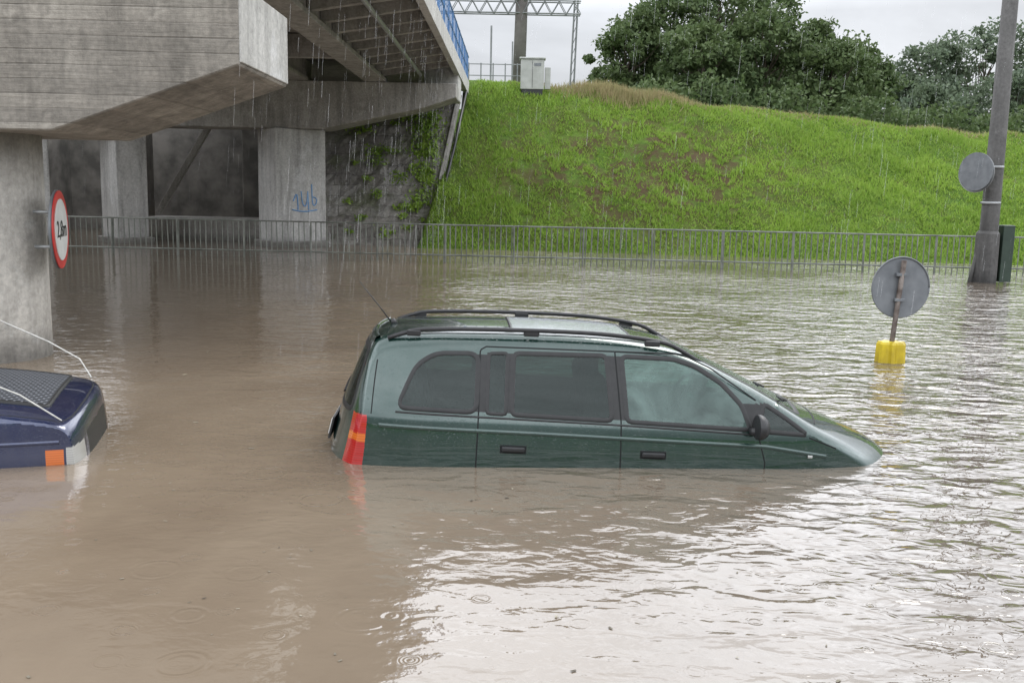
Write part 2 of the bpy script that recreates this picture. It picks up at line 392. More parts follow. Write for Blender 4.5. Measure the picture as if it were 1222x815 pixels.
tube('drain_pipe',[(-3.3,10.3,6.12),(-3.3,34.9,5.95)],.06,steel,br,8)
prism('far_pier_cap',[(-2.1,5.25),(-2.1,5.72),(-19,5.72),(-19,4.10),(-6.7,4.10),(-3.3,4.85)],'y',35.2,36.9,conc,br,.02)
box('abutment_end_block',(-2.75,37.9,6.0),(1.25,2.0,1.3),conc_l,br,.03)
for i,(x,y,wx,wy,rz) in enumerate(((-8.0,36.1,1.9,1.6,.62),(-14.1,36.3,1.1,1.7,.7),(-17.5,36.2,1.3,1.5,.5))):
    box('far_column_%d'%i,(x,y,1.6),(wx,wy,5.0),concrete('pier_concrete_%d'%i,(.42,.41,.39),(.56,.55,.53)),br,.04,(0,0,rz))
    box('far_column_base_%d'%i,(x,y,-.35),(wx+.3,wy+.3,1.1),conc,br,.04,(0,0,rz))
dark=nmat('shaded_concrete',(.09,.085,.075),(.20,.185,.165),1.2,.95,bump=.02)  # underpass shade put into the base colour of these walls
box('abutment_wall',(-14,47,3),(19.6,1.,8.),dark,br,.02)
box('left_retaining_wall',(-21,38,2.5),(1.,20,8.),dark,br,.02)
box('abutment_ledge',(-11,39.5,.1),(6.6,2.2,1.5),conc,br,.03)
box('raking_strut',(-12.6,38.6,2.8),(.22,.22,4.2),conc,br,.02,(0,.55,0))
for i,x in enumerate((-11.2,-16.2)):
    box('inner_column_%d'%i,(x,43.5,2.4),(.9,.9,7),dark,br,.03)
blue_p=nmat('blue_graffiti_paint',(.10,.25,.50),(.16,.34,.58),8,.6)
c0=Vector((-8.0,36.1,0)); rz=Matrix.Rotation(.62,3,'Z')
strokes=[[(.0,1.95),(.05,1.45),(.2,1.40),(.25,1.95)],[(.25,1.95),(.28,1.3)],[(.4,2.2),(.42,1.45),(.55,1.45),(.6,1.7),(.45,1.75)],[(-.3,1.6),(-.15,1.95),(-.12,1.3)],[(-.35,1.3),(.1,1.22),(.6,1.3)]]
V,F=[],[]
for s in strokes:
    q=resample(chaikin(s,2),.05)
    tube_geo([c0+rz@Vector((a_,-.803,b_)) for a_,b_ in q],.022,5,V,F)
mesh('graffiti',V,F,blue_p,br)
bluem=nmat('blue_railing_paint',(.04,.12,.27),(.07,.17,.34),8,.45)
V,F=[],[]
for z in (6.85,7.35,7.92): tube_geo([(-2.18,Y0,z),(-2.18,45.5,z)],.03,6,V,F)
for y in np.arange(Y0,45.6,2.): tube_geo([(-2.18,y,6.7),(-2.18,y,7.95)],.04,6,V,F)
for y in np.arange(Y0,45.5,.5): tube_geo([(-2.18,y,6.85),(-2.18,y,7.9)],.011,4,V,F)
mesh('deck_railing',V,F,bluem,br)

# stone revetment
m_s,t,p=newmat('stone_blocks'); v=t.coord()
nz=t.n.new('ShaderNodeTexNoise'); nz.inputs['Scale'].default_value=1.7; nz.inputs['Detail'].default_value=3; t.link(v,nz.inputs['Vector'])
va=t.n.new('ShaderNodeVectorMath'); va.operation='MULTIPLY_ADD'; t.link(nz.outputs['Color'],va.inputs[0]); va.inputs[1].default_value=(.35,.35,.35); t.link(v,va.inputs[2])
sxx=t.n.new('ShaderNodeSeparateXYZ'); t.link(va.outputs[0],sxx.inputs[0]); cb=t.n.new('ShaderNodeCombineXYZ')
t.link(sxx.outputs[0],cb.inputs[0]); t.link(sxx.outputs[2],cb.inputs[1])
bk=t.n.new('ShaderNodeTexBrick'); t.link(cb.outputs[0],bk.inputs['Vector']); bk.inputs['Scale'].default_value=1
bk.inputs['Brick Width'].default_value=.60; bk.inputs['Row Height'].default_value=.40; bk.inputs['Mortar Size'].default_value=.010; bk.inputs['Mortar Smooth'].default_value=.8
bk.inputs['Color1'].default_value=(.22,.20,.18,1); bk.inputs['Color2'].default_value=(.29,.275,.25,1); bk.inputs['Mortar'].default_value=(.13,.12,.10,1)
c=t.mix(1,bk.outputs[0],t.ramp(t.noise(v,1.5,7,.8),.3,.7,.40,1.3),'MULTIPLY')
c=t.mix(t.math('MULTIPLY',t.ramp(t.noise(v,.8,5,.7),.50,.64),.75),c,(.10,.115,.055))
t.setin(p.inputs['Base Color'],c); p.inputs['Roughness'].default_value=.9
t.link(t.bump(t.math('SUBTRACT',t.noise(v,7,6,.7),t.math('MULTIPLY',bk.outputs['Fac'],.5)),1,.07),p.inputs['Normal'])
rv=empty('stone_revetment')
V=[];F=[]
n=30
for j in range(n+1):
    u=j/n; y=36.9+u*5.2; z=-.6+u*6.4
    xr=-3.35+.95*u
    for i in range(n+1): V.append((-9.5+(xr+9.5)*i/n,y+random.uniform(-.07,.07),z))
F=[(j*(n+1)+i,j*(n+1)+i+1,(j+1)*(n+1)+i+1,(j+1)*(n+1)+i) for j in range(n) for i in range(n)]
mesh('sloped_stones',V,F,m_s,rv)
tube('edge_kerb',[(-3.32,36.75,-.6),(-3.05,38.4,1.4),(-2.70,40.3,3.75),(-2.38,42.1,5.95)],[.12,.12,.12,.12],conc,rv,6,smooth=False)
tube('drain_hose',[(-3.05,36.6,-.5),(-2.85,38.1,1.5),(-2.42,40.3,3.9),(-2.1,42.1,6.1)],.06,black,rv,6)
mesh('side_wall',[(-9.5,36.9,-.6),(-9.5,42.1,5.8),(-9.5,46,5.8),(-9.5,46,-.6)],[(0,1,2,3)],dark,rv)
r=np.random.default_rng(9); pts=[]
for k in range(56):
    u=r.uniform(.15,.97); x=r.uniform(-6.8,-2.8) if k>18 else r.uniform(-3.9,-3.0); s=r.uniform(.06,.32)*(1.2 if u>.6 else .8)
    m=int(110*s/.3); cz_=r.normal(-.6+u*6.4+.1,s*.55,m); pts.append(np.c_[r.normal(x,s,m),np.zeros(m),cz_])
c=np.vstack(pts); u=(c[:,2]+.6)/6.4; c[:,1]=36.9+u*5.2-.05-np.abs(r.normal(0,.12,len(c))); n=len(c)
a=r.normal(0,1,(n,3)); a/=np.linalg.norm(a,axis=1)[:,None]; b=np.cross(a,r.normal(0,1,(n,3))); b/=np.linalg.norm(b,axis=1)[:,None]
s=r.uniform(.04,.10,n)[:,None]
tri_np('weeds',np.stack([c-a*s,c-b*s*.5,c+a*s,c+b*s*.5],1).reshape(-1,3),n,m_grass,k=4)

# ================================================================= FENCE
fm=nmat('fence_paint',(.13,.14,.12),(.24,.25,.22),3,.6,.2)
fe=empty('metal_fence')
def fy(x): return 29.1-.057*x
V,F=[],[]
for z in (.20,1.08): tube_geo([(-16,fy(-16),z),(24,fy(24),z)],.026,6,V,F)
mesh('rails',V,F,fm,fe)
V,F=[],[]
for x in np.arange(-16,24.1,2.0): tube_geo([(x,fy(x),-.8),(x+random.gauss(0,.015),fy(x),1.10)],.032,6,V,F)
mesh('posts',V,F,fm,fe)
V,F=[],[]
for x in np.arange(-15.9,24,.165): tube_geo([(x+random.gauss(0,.006),fy(x),.0),(x+random.gauss(0,.010),fy(x),1.08)],.017,4,V,F)
mesh('bars',V,F,fm,fe)

# ================================================================= CREST FURNITURE
cm=nmat('mast_concrete',(.11,.10,.095),(.17,.16,.15),1.5,.9)
mst=empty('catenary_mast')
tube('shaft',[(.05,50,6),(.25,50,17)],[.32,.26],cm,mst,8)
gm=nmat('gantry_steel',(.16,.17,.17),(.24,.25,.25),3,.6,.3)
V,F=[],[]
for z in (10.6,11.2):
    for y in (49.75,50.25): tube_geo([(-4.,y,z),(3.0,y,z)],.035,4,V,F)
x=-4.
while x<2.9:
    for y in (49.75,50.25):
        tube_geo([(x,y,10.6),(x+.35,y,11.2)],.022,4,V,F); tube_geo([(x+.35,y,11.2),(x+.7,y,10.6)],.022,4,V,F)
    x+=.7
mesh('lattice_gantry',V,F,gm,mst)
mst2=empty('catenary_mast.001')
V,F=[],[]
for dx in (-.1,.1): tube_geo([(2.7+dx,51,6),(2.95+dx*.6,51,16)],.045,4,V,F)
for z in np.arange(6.3,15.6,.5): tube_geo([(2.62+.02*(z-6),51,z),(2.80+.02*(z-6),51,z+.45)],.015,4,V,F)
mesh('lattice_shaft',V,F,gm,mst2)
cabm=nmat('cabinet_grey_paint',(.32,.33,.30),(.40,.41,.38),3,.6)
cb_=empty('utility_cabinet',(-.36,-1.3,-.70))
box('body',(1.0,45.2,7.75),(1.0,.5,1.25),cabm,cb_,.02)
box('roof',(1.0,45.2,8.41),(1.12,.62,.07),cabm,cb_,.02)
box('door_gap',(1.0,44.945,7.75),(.015,.012,1.12),black,cb_,0)
box('plinth',(1.0,45.2,6.85),(.9,.42,.56),black,cb_,.01)
box('side_box',(1.66,45.2,7.6),(.24,.3,.9),cabm,cb_,.01)
box('vent',(1.22,44.945,8.15),(.3,.012,.12),signback,cb_,0)
tf=empty('trackside_fence')
V,F=[],[]
for x in np.arange(-2.2,1.1,.55): tube_geo([(x,46.3,6.6),(x,46.3,7.8)],.03,5,V,F)
for z in (7.25,7.75): tube_geo([(-2.2,46.3,z),(.8,46.3,z)],.022,5,V,F)
tube_geo([(-1.25,48,6.5),(-1.25,48,9.7)],.05,6,V,F); tube_geo([(-.25,48,6.5),(-.25,48,9.0)],.04,6,V,F)
mesh('fence_frame',V,F,gm,tf)

# ================================================================= UTILITY POLE (right)
up=empty('utility_pole')
pm=concrete('pole_concrete',(.085,.082,.078),(.135,.13,.125))
px_,py_=12.15,25.7
tube('shaft',[(px_,py_,-1),(px_+.02,py_,2),(px_+.05,py_,11)],[.24,.22,.16],pm,up,16)
tube('foot_collar',[(px_,py_,-1),(px_,py_,1.25),(px_,py_,1.32)],[.32,.30,.25],pm,up,8,smooth=False)
box('switch_box',(px_+.46,py_-.02,.75),(.30,.32,1.45),nmat('dark_green_box',(.02,.035,.025),(.03,.05,.035),4,.5),up,.02)
for z in (2.0,2.9): tube('band_%d'%int(z*10),[(px_,py_,z),(px_,py_,z+.06)],.24,steel,up,16)
rs=empty('round_traffic_sign')
rn=(-.85,-.52,0)
disc('plate',(px_-.54,py_-.20,2.80),rn,.48,.03,signback,rs)
disc('face_plate',(px_-.50,py_-.14,2.78),rn,.50,.03,steel,rs)
tube('bracket',[(px_-.46,py_-.08,2.85),(px_-.1,py_,2.85)],.025,steel,rs)
tube('bracket_b',[(px_-.46,py_-.08,2.6),(px_-.1,py_,2.6)],.025,steel,rs)
tube('brace',[(px_-.48,py_-.1,-.4),(px_-.22,py_,.9)],.05,pm,up,6)

# ================================================================= FLOODED SIGN
fs=empty('round_traffic_sign.001')
X0,Y0s=4.86,12.6
disc('plate',(X0+.07,Y0s+.05,.955),(.12,-.99,.03),.385,.02,signback,fs,64)
tube('rim',[(X0+.07+.385*math.cos(a)*.99,Y0s+.04-.385*math.cos(a)*-.12,.955+.385*math.sin(a)) for a in np.linspace(0,2*math.pi,49)],.010,signback,fs,6)
tube('post',[(X0-.03,Y0s,-.8),(X0-.01,Y0s,.2),(X0+.07,Y0s-.01,1.30)],.032,nmat('rusty_post',(.07,.05,.04),(.20,.17,.15),7,.7,.3),fs,12)
for z in (.8,1.12): box('clamp_%d'%int(z*100),(X0+.045,Y0s,z),(.13,.075,.04),signback,fs,.006)
yel=nmat('yellow_plastic',(.60,.46,.02),(.42,.31,.02),5,.4,spec=.5)
V,F=[],[]
n=28
for zz,rr in ((-.9,.21),(.0,.195),(.235,.185),(.265,.165),(.268,.03)):
    for i in range(n):
        a=2*math.pi*i/n; q=rr*(1 if i%4 in(0,1) else .76); V.append((X0-.01+q*math.cos(a),Y0s+q*math.sin(a)*.8,zz))
for j in range(4):
    for i in range(n): F.append((j*n+i,j*n+(i+1)%n,(j+1)*n+(i+1)%n,(j+1)*n+i))
mesh('yellow_bollard_cap',V,F,yel,fs)

# ================================================================= HEIGHT-LIMIT SIGN
hs=empty('height_limit_sign')
white=nmat('sign_white',(.50,.50,.48),(.62,.62,.60),4,.45); red=nmat('sign_red',(.42,.03,.03),(.55,.04,.035),4,.4)
nr=Vector((.972,.235,0)).normalized(); c0=Vector((-5.27,11.6,1.52))
disc('backing',c0-nr*.02,nr,.46,.03,signback,hs)
disc('red_ring',c0+nr*.005,nr,.45,.012,red,hs)
disc('white_field',c0+nr*.014,nr,.355,.010,white,hs)
cu=bpy.data.curves.new('limit_text','FONT'); cu.body='2,8m'; cu.size=.27; cu.align_x='CENTER'; cu.align_y='CENTER'; cu.extrude=.002
to=bpy.data.objects.new('limit_text',cu); sc.collection.objects.link(to); cu.materials.append(black); to.parent=hs
yv=Vector((0,0,1)); zv=nr; xv=yv.cross(zv); to.matrix_world=Matrix(((xv.x,yv.x,zv.x,0),(xv.y,yv.y,zv.y,0),(xv.z,yv.z,zv.z,0),(0,0,0,1))); to.location=c0+nr*.022
for dz_ in (-.2,.2): tube('mount_%d'%int(dz_*10),[c0-nr*.02+Vector((0,0,dz_)),c0-nr*.28+Vector((0,0,dz_))],.02,steel,hs)

# ================================================================= CARS
def paint(name,c1,c2,flake=.45,wl=None):
    m,t,p=newmat(name); v=t.coord()
    c=t.mix(t.ramp(t.noise(v,1.5,4),.3,.7),c1,c2)
    drop=t.noise(v,75,2,.5); dr=t.ramp(drop,.64,.72)
    film=t.math('MULTIPLY',t.ramp(t.noise(t.coord((3,3,.8)),3,5,.7),.45,.8),.08)
    c=t.mix(film,c,(.22,.22,.20))
    p.inputs['Metallic'].default_value=flake; p.inputs['Roughness'].default_value=.25
    p.inputs['Coat Weight'].default_value=1; p.inputs['Coat Roughness'].default_value=.03; p.inputs['Coat IOR'].default_value=1.65
    t.setin(p.inputs['Base Color'],c)
    bn=t.bump(dr,.5,.003); t.link(bn,p.inputs['Coat Normal'])
    return m
def glassmat(name,tint=(.30,.42,.38),fog=.10,fogc=(.16,.22,.2)):
    m,t,p=newmat(name); out=t.n['Material Output']; v=t.coord()
    tr=t.n.new('ShaderNodeBsdfTransparent'); tr.inputs[0].default_value=(*tint,1)
    gl=t.n.new('ShaderNodeBsdfGlossy'); gl.inputs['Roughness'].default_value=.03; gl.inputs[0].default_value=(.85,.95,.92,1)
    df=t.n.new('ShaderNodeBsdfDiffuse'); df.inputs[0].default_value=(*fogc,1)
    bn=t.bump(t.ramp(t.noise(v,110,2),.6,.7),.3,.003); t.link(bn,gl.inputs['Normal'])
    fr=t.n.new('ShaderNodeFresnel'); fr.inputs[0].default_value=1.5
    m1=t.n.new('ShaderNodeMixShader'); t.link(t.ramp(t.noise(v,3.0,6,.65,.6),.3,.75,fog*.35,fog*1.7),m1.inputs[0]); t.link(tr.outputs[0],m1.inputs[1]); t.link(df.outputs[0],m1.inputs[2])
    m2=t.n.new('ShaderNodeMixShader'); t.link(fr.outputs[0],m2.inputs[0]); t.link(m1.outputs[0],m2.inputs[1]); t.link(gl.outputs[0],m2.inputs[2])
    t.link(m2.outputs[0],out.inputs[0]); return m
def lens(name,c,rough=.15):
    m,t,p=newmat(name); v=t.coord()
    wv=t.n.new('ShaderNodeTexWave'); wv.inputs['Scale'].default_value=18; wv.bands_direction='Z'; t.link(v,wv.inputs[0])
    t.setin(p.inputs['Base Color'],t.mix(t.math('MULTIPLY',wv.outputs[1],.45),c,tuple(x*.4 for x in c)))
    p.inputs['Roughness'].default_value=rough; p.inputs['Coat Weight'].default_value=1; return m
lred=lens('red_lens',(.42,.015,.012)); lor=lens('orange_lens',(.62,.14,.015)); lwh=lens('clear_lens',(.42,.42,.40))

class Car:
    def __init__(s,name,prof,W,tum,r,crown,dfm,loc,rot,scale=(1,1,1),zb=.3):
        s.e=empty(name,loc,rot,scale); s.W=W; s.tum=tum; s.r=r; s.c=crown; s.dfm=dfm; s.zb=zb
        s.P=resample(chaikin(prof,3),.012)
    def Y(s,x,z): return s.W(x)+s.tum(z)
    def zt(s,x): return np.interp(x,s.P[:,0],s.P[:,1])
    def fn(s,c): return Vector(s.dfm(np.array([c]))[0])
    def body(s,classify,mats):
        P=s.P; S=len(P); dz=.015; zmax=P[:,1].max(); K=int((zmax-s.zb)/dz)+1; x=P[:,0]; zt=P[:,1]
        r=np.minimum(s.r(x),np.maximum(zt-s.zb,0)*.5); zc=np.maximum(s.zb,zt-r)
        cols=[]
        for k in range(K+1):
            z=np.minimum(s.zb+k*dz,zc); cols.append(np.c_[x,s.Y(x,z),z])
        y0=s.Y(x,zc); y2=y0-np.maximum(r*1.3,.02); p1y=s.Y(x,zt); z2=zt-s.c*(y2**2)
        for k in range(1,9):
            u=k/8; yy=y0*(1-u)**2+2*u*(1-u)*(p1y)+u*u*y2; zz=zc*(1-u)**2+2*u*(1-u)*(zt-s.c*p1y**2)+u*u*z2
            cols.append(np.c_[x,yy,zz])
        n=30
        for k in range(1,n+1):
            yy=y2*(1-k/n); cols.append(np.c_[x,yy,zt-s.c*yy**2])
        A=np.stack(cols,1); B=A[:,:-1][:,::-1].copy(); B[:,:,1]*=-1
        G=np.concatenate([A,B],1); T=G.shape[1]
        idx=np.arange(S*T).reshape(S,T)
        F=np.stack([idx[:-1,:-1],idx[1:,:-1],idx[1:,1:],idx[:-1,1:]],-1).reshape(-1,4)
        V=G.reshape(-1,3); ctr=V[F].mean(1)
        top=np.zeros((S-1,T-1),bool); top[:,K+8:T-K-9]=True
        mi=classify(ctr,top.ravel())
        Vd=s.dfm(V)
        bm=bmesh.new(); vs=[bm.verts.new(v) for v in Vd]
        for f,m_ in zip(F,mi):
            fc=bm.faces.new([vs[i] for i in f]); fc.material_index=int(m_); fc.smooth=True
        bmesh.ops.remove_doubles(bm,verts=bm.verts,dist=2e-4)
        bmesh.ops.recalc_face_normals(bm,faces=bm.faces)
        me=bpy.data.meshes.new('body_shell'); bm.to_mesh(me); bm.free()
        for m_ in mats: me.materials.append(m_)
        o=bpy.data.objects.new('body_shell',me); sc.collection.objects.link(o); o.parent=s.e
    def strip(s,name,pts,w,off,mat,kind='side',closed=False,sides=(-1,1)):
        Q=resample(pts,.02,closed); n=len(Q)
        if closed: d=np.roll(Q,-1,0)-np.roll(Q,1,0)
        else: d=np.gradient(Q,axis=0)
        d/=np.linalg.norm(d,axis=1)[:,None]+1e-9; nn=np.c_[-d[:,1],d[:,0]]
        V=[];F=[]
        for sd_ in sides:
            base=len(V)
            for (k,o) in ((-.5,.0006),(-.36,off),(.36,off),(.5,.0006)):
                q=Q+nn*w*k
                if kind=='side': pt=np.c_[q[:,0],sd_*(s.Y(q[:,0],q[:,1])+o),q[:,1]]
                elif kind=='top': pt=np.c_[q[:,0],q[:,1]*1.,s.zt(q[:,0])-s.c*q[:,1]**2+o]
                else:
                    zz=q[:,1]+s.c*q[:,0]**2; m_=s.P[:,0]<.6; xx=np.interp(zz,s.P[m_,1],s.P[m_,0]); pt=np.c_[xx-o,q[:,0],q[:,1]]
                V+=list(s.dfm(pt))
            for k in range(3):
                for i in range(n if closed else n-1):
                    j=(i+1)%n; F.append((base+k*n+i,base+k*n+j,base+(k+1)*n+j,base+(k+1)*n+i))
        mesh(name,V,F,mat,s.e,True)

# ---------- green minivan
def W1(x):
    x=np.asarray(x,float); a=np.clip((.9-x)/.9,0,1); b=np.clip((x-3.1)/1.2,0,1)
    return .868-.07*a**2-.12*b**2
def tum1(z):
    z=np.asarray(z,float)
    return np.where(z<.75,-.03*((.75-z)/.4)**2,np.where(z<1.0,-.018*((np.minimum(z,1)-.75)/.25)**2,-.018-.205*(np.clip((z-1.0)/.5,0,2))**1.15))
def dfm1(C):
    C=np.array(C,float); q=np.abs(C[:,1])/.87; x=C[:,0]
    a=np.clip((.8-x)/.8,0,1)**1.2*.27*q**2.6; b=np.clip((x-3.0)/1.3,0,1)**1.5*.48*q**2.2
    C[:,0]=x+a-b; return C
prof=[(0,.3),(.012,.45),(.03,.60),(.045,.68),(.085,.85),(.13,1.05),(.215,1.30),(.29,1.50),(.37,1.575),(.6,1.60),(1.0,1.625),(1.7,1.64),(2.15,1.625),(2.5,1.57),(3.0,1.345),(3.5,1.105),(3.85,.985),(4.1,.875),(4.25,.765),(4.33,.63),(4.355,.47),(4.36,.3)]
car=Car('minivan',prof,W1,tum1,lambda x:np.where(x<3.2,.11,.085),.055,dfm1,(-1.55,8.12,-.69),(math.radians(-.6),math.radians(2.0),math.radians(3.0)),(1.11,1.06,1.055))
qw=roundpoly([(.48,1.085),(1.09,1.075),(1.09,1.475),(.80,1.465),(.65,1.38)],.07)
r1=roundpoly([(1.16,1.073),(1.29,1.070),(1.29,1.485),(1.16,1.478)],.02)
r2=roundpoly([(1.33,1.07),(2.02,1.058),(1.975,1.50),(1.33,1.487)],.04)
f1=roundpoly([(2.12,1.056),(2.98,1.035),(2.92,1.20),(2.78,1.345),(2.60,1.455),(2.45,1.498),(2.08,1.500)],.04)
f2=roundpoly([(3.04,1.03),(3.48,1.015),(3.08,1.22)],.03)
ws=roundpoly([(2.56,-.50),(2.50,0),(2.56,.50),(3.40,.66),(3.47,0),(3.40,-.66)],.05)
rw=roundpoly([(-.66,1.02),(.66,1.02),(.56,1.47),(-.56,1.47)],.08)
blackout=[(1.08,1.085),(1.36,1.075),(1.36,1.485),(1.08,1.475)]
def cls1(c,top):
    m=np.zeros(len(c),int); x,y,z=c.T; side=(np.abs(y)>.55)&~top
    m[side&inpoly(x,z,blackout)]=5
    m[side&inpoly(x,z,[(2.0,1.06),(2.14,1.06),(2.10,1.50),(1.96,1.50)])]=5
    m[side&inpoly(x,z,[(2.96,1.035),(3.06,1.03),(3.09,1.22),(2.93,1.22)])]=5
    for P_ in (qw,r1,r2,f2): m[side&inpoly(x,z,P_)]=1
    m[side&inpoly(x,z,f1)]=2
    m[top&inpoly(x,y,ws)]=1
    m[(x<.42)&top&inpoly(y,z,rw)]=1
    lamp=(z>.60)&(z<1.02)&(np.abs(y)>.70)&(x<.17+.12*(z-.8))
    m[lamp]=3; m[lamp&(z>.83)&(z<.885)]=4
    return m
gp=paint('dark_green_metallic',(.004,.030,.023),(.007,.038,.029),.5)
g1=glassmat('tinted_glass',(.15,.23,.21),.03); g2=glassmat('misted_glass',(.28,.42,.38),.30,(.22,.32,.29))
car.body(cls1,[gp,g1,g2,lred,lor,rubber,lwh])
for nm,P_ in (('quarter_trim',qw),('rear_door_trim',r2),('front_door_trim',f1),('front_vent_trim',f2)):
    car.strip(nm,P_,.034,.004,rubber,closed=True)
car.strip('rear_vent_trim',r1,.026,.004,rubber,closed=True)
car.strip('windscreen_trim',ws,.05,.005,rubber,'top',True,(1,)); car.strip('rear_window_trim',rw,.04,.005,rubber,'rear',True,(1,))
seam=nmat('panel_gap',(.003,.004,.004),(.005,.006,.006),10,.8)
for nm,q in (('rear_door_gap',[(1.10,.32),(1.105,1.06),(1.10,1.50),(1.14,1.525)]),('middle_gap',[(2.10,.32),(2.08,1.05),(2.035,1.525)]),('front_door_gap',[(3.06,.35),(3.10,.8),(3.03,1.01)]),
    ('top_gap',[(1.14,1.525),(2.5,1.535),(2.70,1.45),(3.02,1.24)]),('wing_gap',[(3.50,.995),(3.80,.92)]),('tailgate_gap',[(.235,1.03),(.33,1.40)])):
    car.strip(nm,q,.010,.0012,seam)
car.strip('belt_strip',[(.46,1.055),(2.1,1.03),(3.05,1.003)],.014,.005,rubber)
car.strip('shoulder_crease',[(.30,.955),(1.5,.945),(3.1,.92),(3.7,.86)],.03,.006,gp)
car.strip('bonnet_gap',[(3.56,-.66),(3.62,0),(3.56,.66)],.02,.002,seam,'top',False,(1,))
car.strip('side_moulding',[(1.14,.66),(2.06,.66)],.05,.012,gp); car.strip('side_moulding_front',[(2.12,.66),(3.03,.66)],.05,.012,gp)
for i,x in enumerate((1.26,2.22)):
    for sd_ in (-1,1):
        yy=float(car.Y(x+.1,.83)); box('door_handle_%d_%d'%(i,sd_),(x+.09,sd_*(yy+.014),.83),(.16,.028,.038),black,car.e,.012,fn=car.fn,seg=3)
        box('handle_recess_%d_%d'%(i,sd_),(x+.09,sd_*(yy+.001),.827),(.18,.010,.060),seam,car.e,.004,fn=car.fn)
for sd_ in (-1,1):
    pts=[];xs_=np.linspace(.42,2.66,44)
    for x in xs_:
        lift=.048*min(1,math.sin(math.pi*(x-.42)/2.24)*3.2); pts.append((x,sd_*(.60-.03*((x-1.3)/1.2)**2),float(car.zt(x))-.055*.36-.010+lift))
    V,F=tube_geo(pts,.0165,8); V=[car.fn(Vector(v)) for v in V]; mesh('roof_rail_%d'%sd_,V,F,black,car.e,True)
    for x in (.62,1.45,2.3):
        box('rail_foot_%d_%d'%(sd_,int(x*100)),(x,sd_*.595,float(car.zt(x))-.004),(.11,.034,.045),black,car.e,.01,fn=car.fn)
    car.strip('roof_ditch_%d'%sd_,[(.5,sd_*.535),(2.45,sd_*.52)],.016,.002,rubber,'top',False,(1,))
m_sr,t,p=newmat('sunroof_sky_white'); p.inputs['Base Color'].default_value=(.36,.39,.40,1); p.inputs['Roughness'].default_value=.10; p.inputs['IOR'].default_value=1.9  # pale base colour stands in for the bright sky reflected on the roof
t.link(t.bump(t.ramp(t.noise(t.coord(),60,2),.55,.7),.6,.006),p.inputs['Normal'])
V=[];F=[];na,nb_=16,14
for i in range(na+1):
    for j in range(nb_+1):
        x=1.32+.86*i/na; y=-.42+.84*j/nb_; V.append(car.dfm(np.array([(x,y,float(car.zt(x))-car.c*y*y+.006)]))[0])
F=[(i*(nb_+1)+j,(i+1)*(nb_+1)+j,(i+1)*(nb_+1)+j+1,i*(nb_+1)+j+1) for i in range(na) for j in range(nb_)]
mesh('sunroof',V,F,m_sr,car.e,True)
car.strip('sunroof_seal',roundpoly([(1.32,-.42),(2.18,-.42),(2.18,.42),(1.32,.42)],.03),.022,.010,rubber,'top',True,(1,))
car.strip('spoiler_edge',[(.345,-.55),(.33,0),(.345,.55)],.05,.022,gp,'top',False,(1,))
for sd_ in (-1,1):
    bm=bmesh.new(); bmesh.ops.create_uvsphere(bm,u_segments=20,v_segments=12,radius=1)
    for v_ in bm.verts:
        c_=v_.co
        if c_.x<-.25: c_.x=-.25
        v_.co=Vector((3.0+c_.x*.07,sd_*.96+c_.y*.11,1.075+c_.z*.09*(1.1 if c_.z>0 else .9)))
    me=bpy.data.meshes.new('m'); bm.to_mesh(me); bm.free(); me.materials.append(black)
    for q in me.polygons: q.use_smooth=True
    o=bpy.data.objects.new('wing_mirror_%d'%sd_,me); sc.collection.objects.link(o); o.parent=car.e
    tube('mirror_arm_%d'%sd_,[(2.99,sd_*.84,1.03),(2.99,sd_*.93,1.04)],.03,black,car.e)
tube('aerial',[(.46,0,1.57),(.36,0,1.70),(.20,-.02,1.90)],[.007,.005,.003],black,car.e,6)
tube('aerial_base',[(.47,0,1.575),(.45,0,1.62)],[.03,.015],black,car.e,10)
car.strip('rear_wiper',[(.0,1.03),(.12,1.10),(.42,1.16)],.02,.02,black,'rear',False,(1,))
box('number_plate',(.048,0,.80),(.012,.52,.115),white,car.e,.003,(0,.2,0))
box('plate_surround',(.060,0,.80),(.016,.62,.17),black,car.e,.003,(0,.2,0))
car.strip('side_repeater',[(3.50,.86),(3.55,.858)],.025,.01,lwh)
for sd_ in (-1,1): tube('windscreen_wiper_%d'%sd_,[(3.42,sd_*.3+.1,1.145),(3.25,sd_*.3-.2,1.23),(3.22,sd_*.3-.42,1.245)],.009,black,car.e,5)
seatm=nmat('seat_fabric',(.045,.05,.052),(.09,.095,.10),30,.9)
for x in (2.0,1.25,.65):
    for y in (-.37,.37):
        box('seat_back',(x,y,.98),(.16,.48,.66),seatm,car.e,.06,(0,-.18,0),seg=3); box('headrest',(x-.10,y,1.39),(.10,.26,.16),seatm,car.e,.04,(0,-.15,0),seg=3)
tube('steering_wheel',[(2.72+.09*math.sin(a),.37+.18*math.cos(a),1.06+.16*math.sin(a)) for a in np.linspace(0,2*math.pi,25)],.015,black,car.e,6)
box('dashboard',(3.05,0,.92),(.5,1.4,.22),black,car.e,.06,seg=3)
for sd_ in (-1,1):
    for x in (.80,3.47):
        V,F=tube_geo([(x,sd_*.70,.31),(x,sd_*.74,.31),(x,sd_*.80,.31),(x,sd_*.82,.31)],[.28,.31,.31,.2],28)
        mesh('wheel_%d_%d'%(sd_,int(x)),V,F,rubber,car.e)

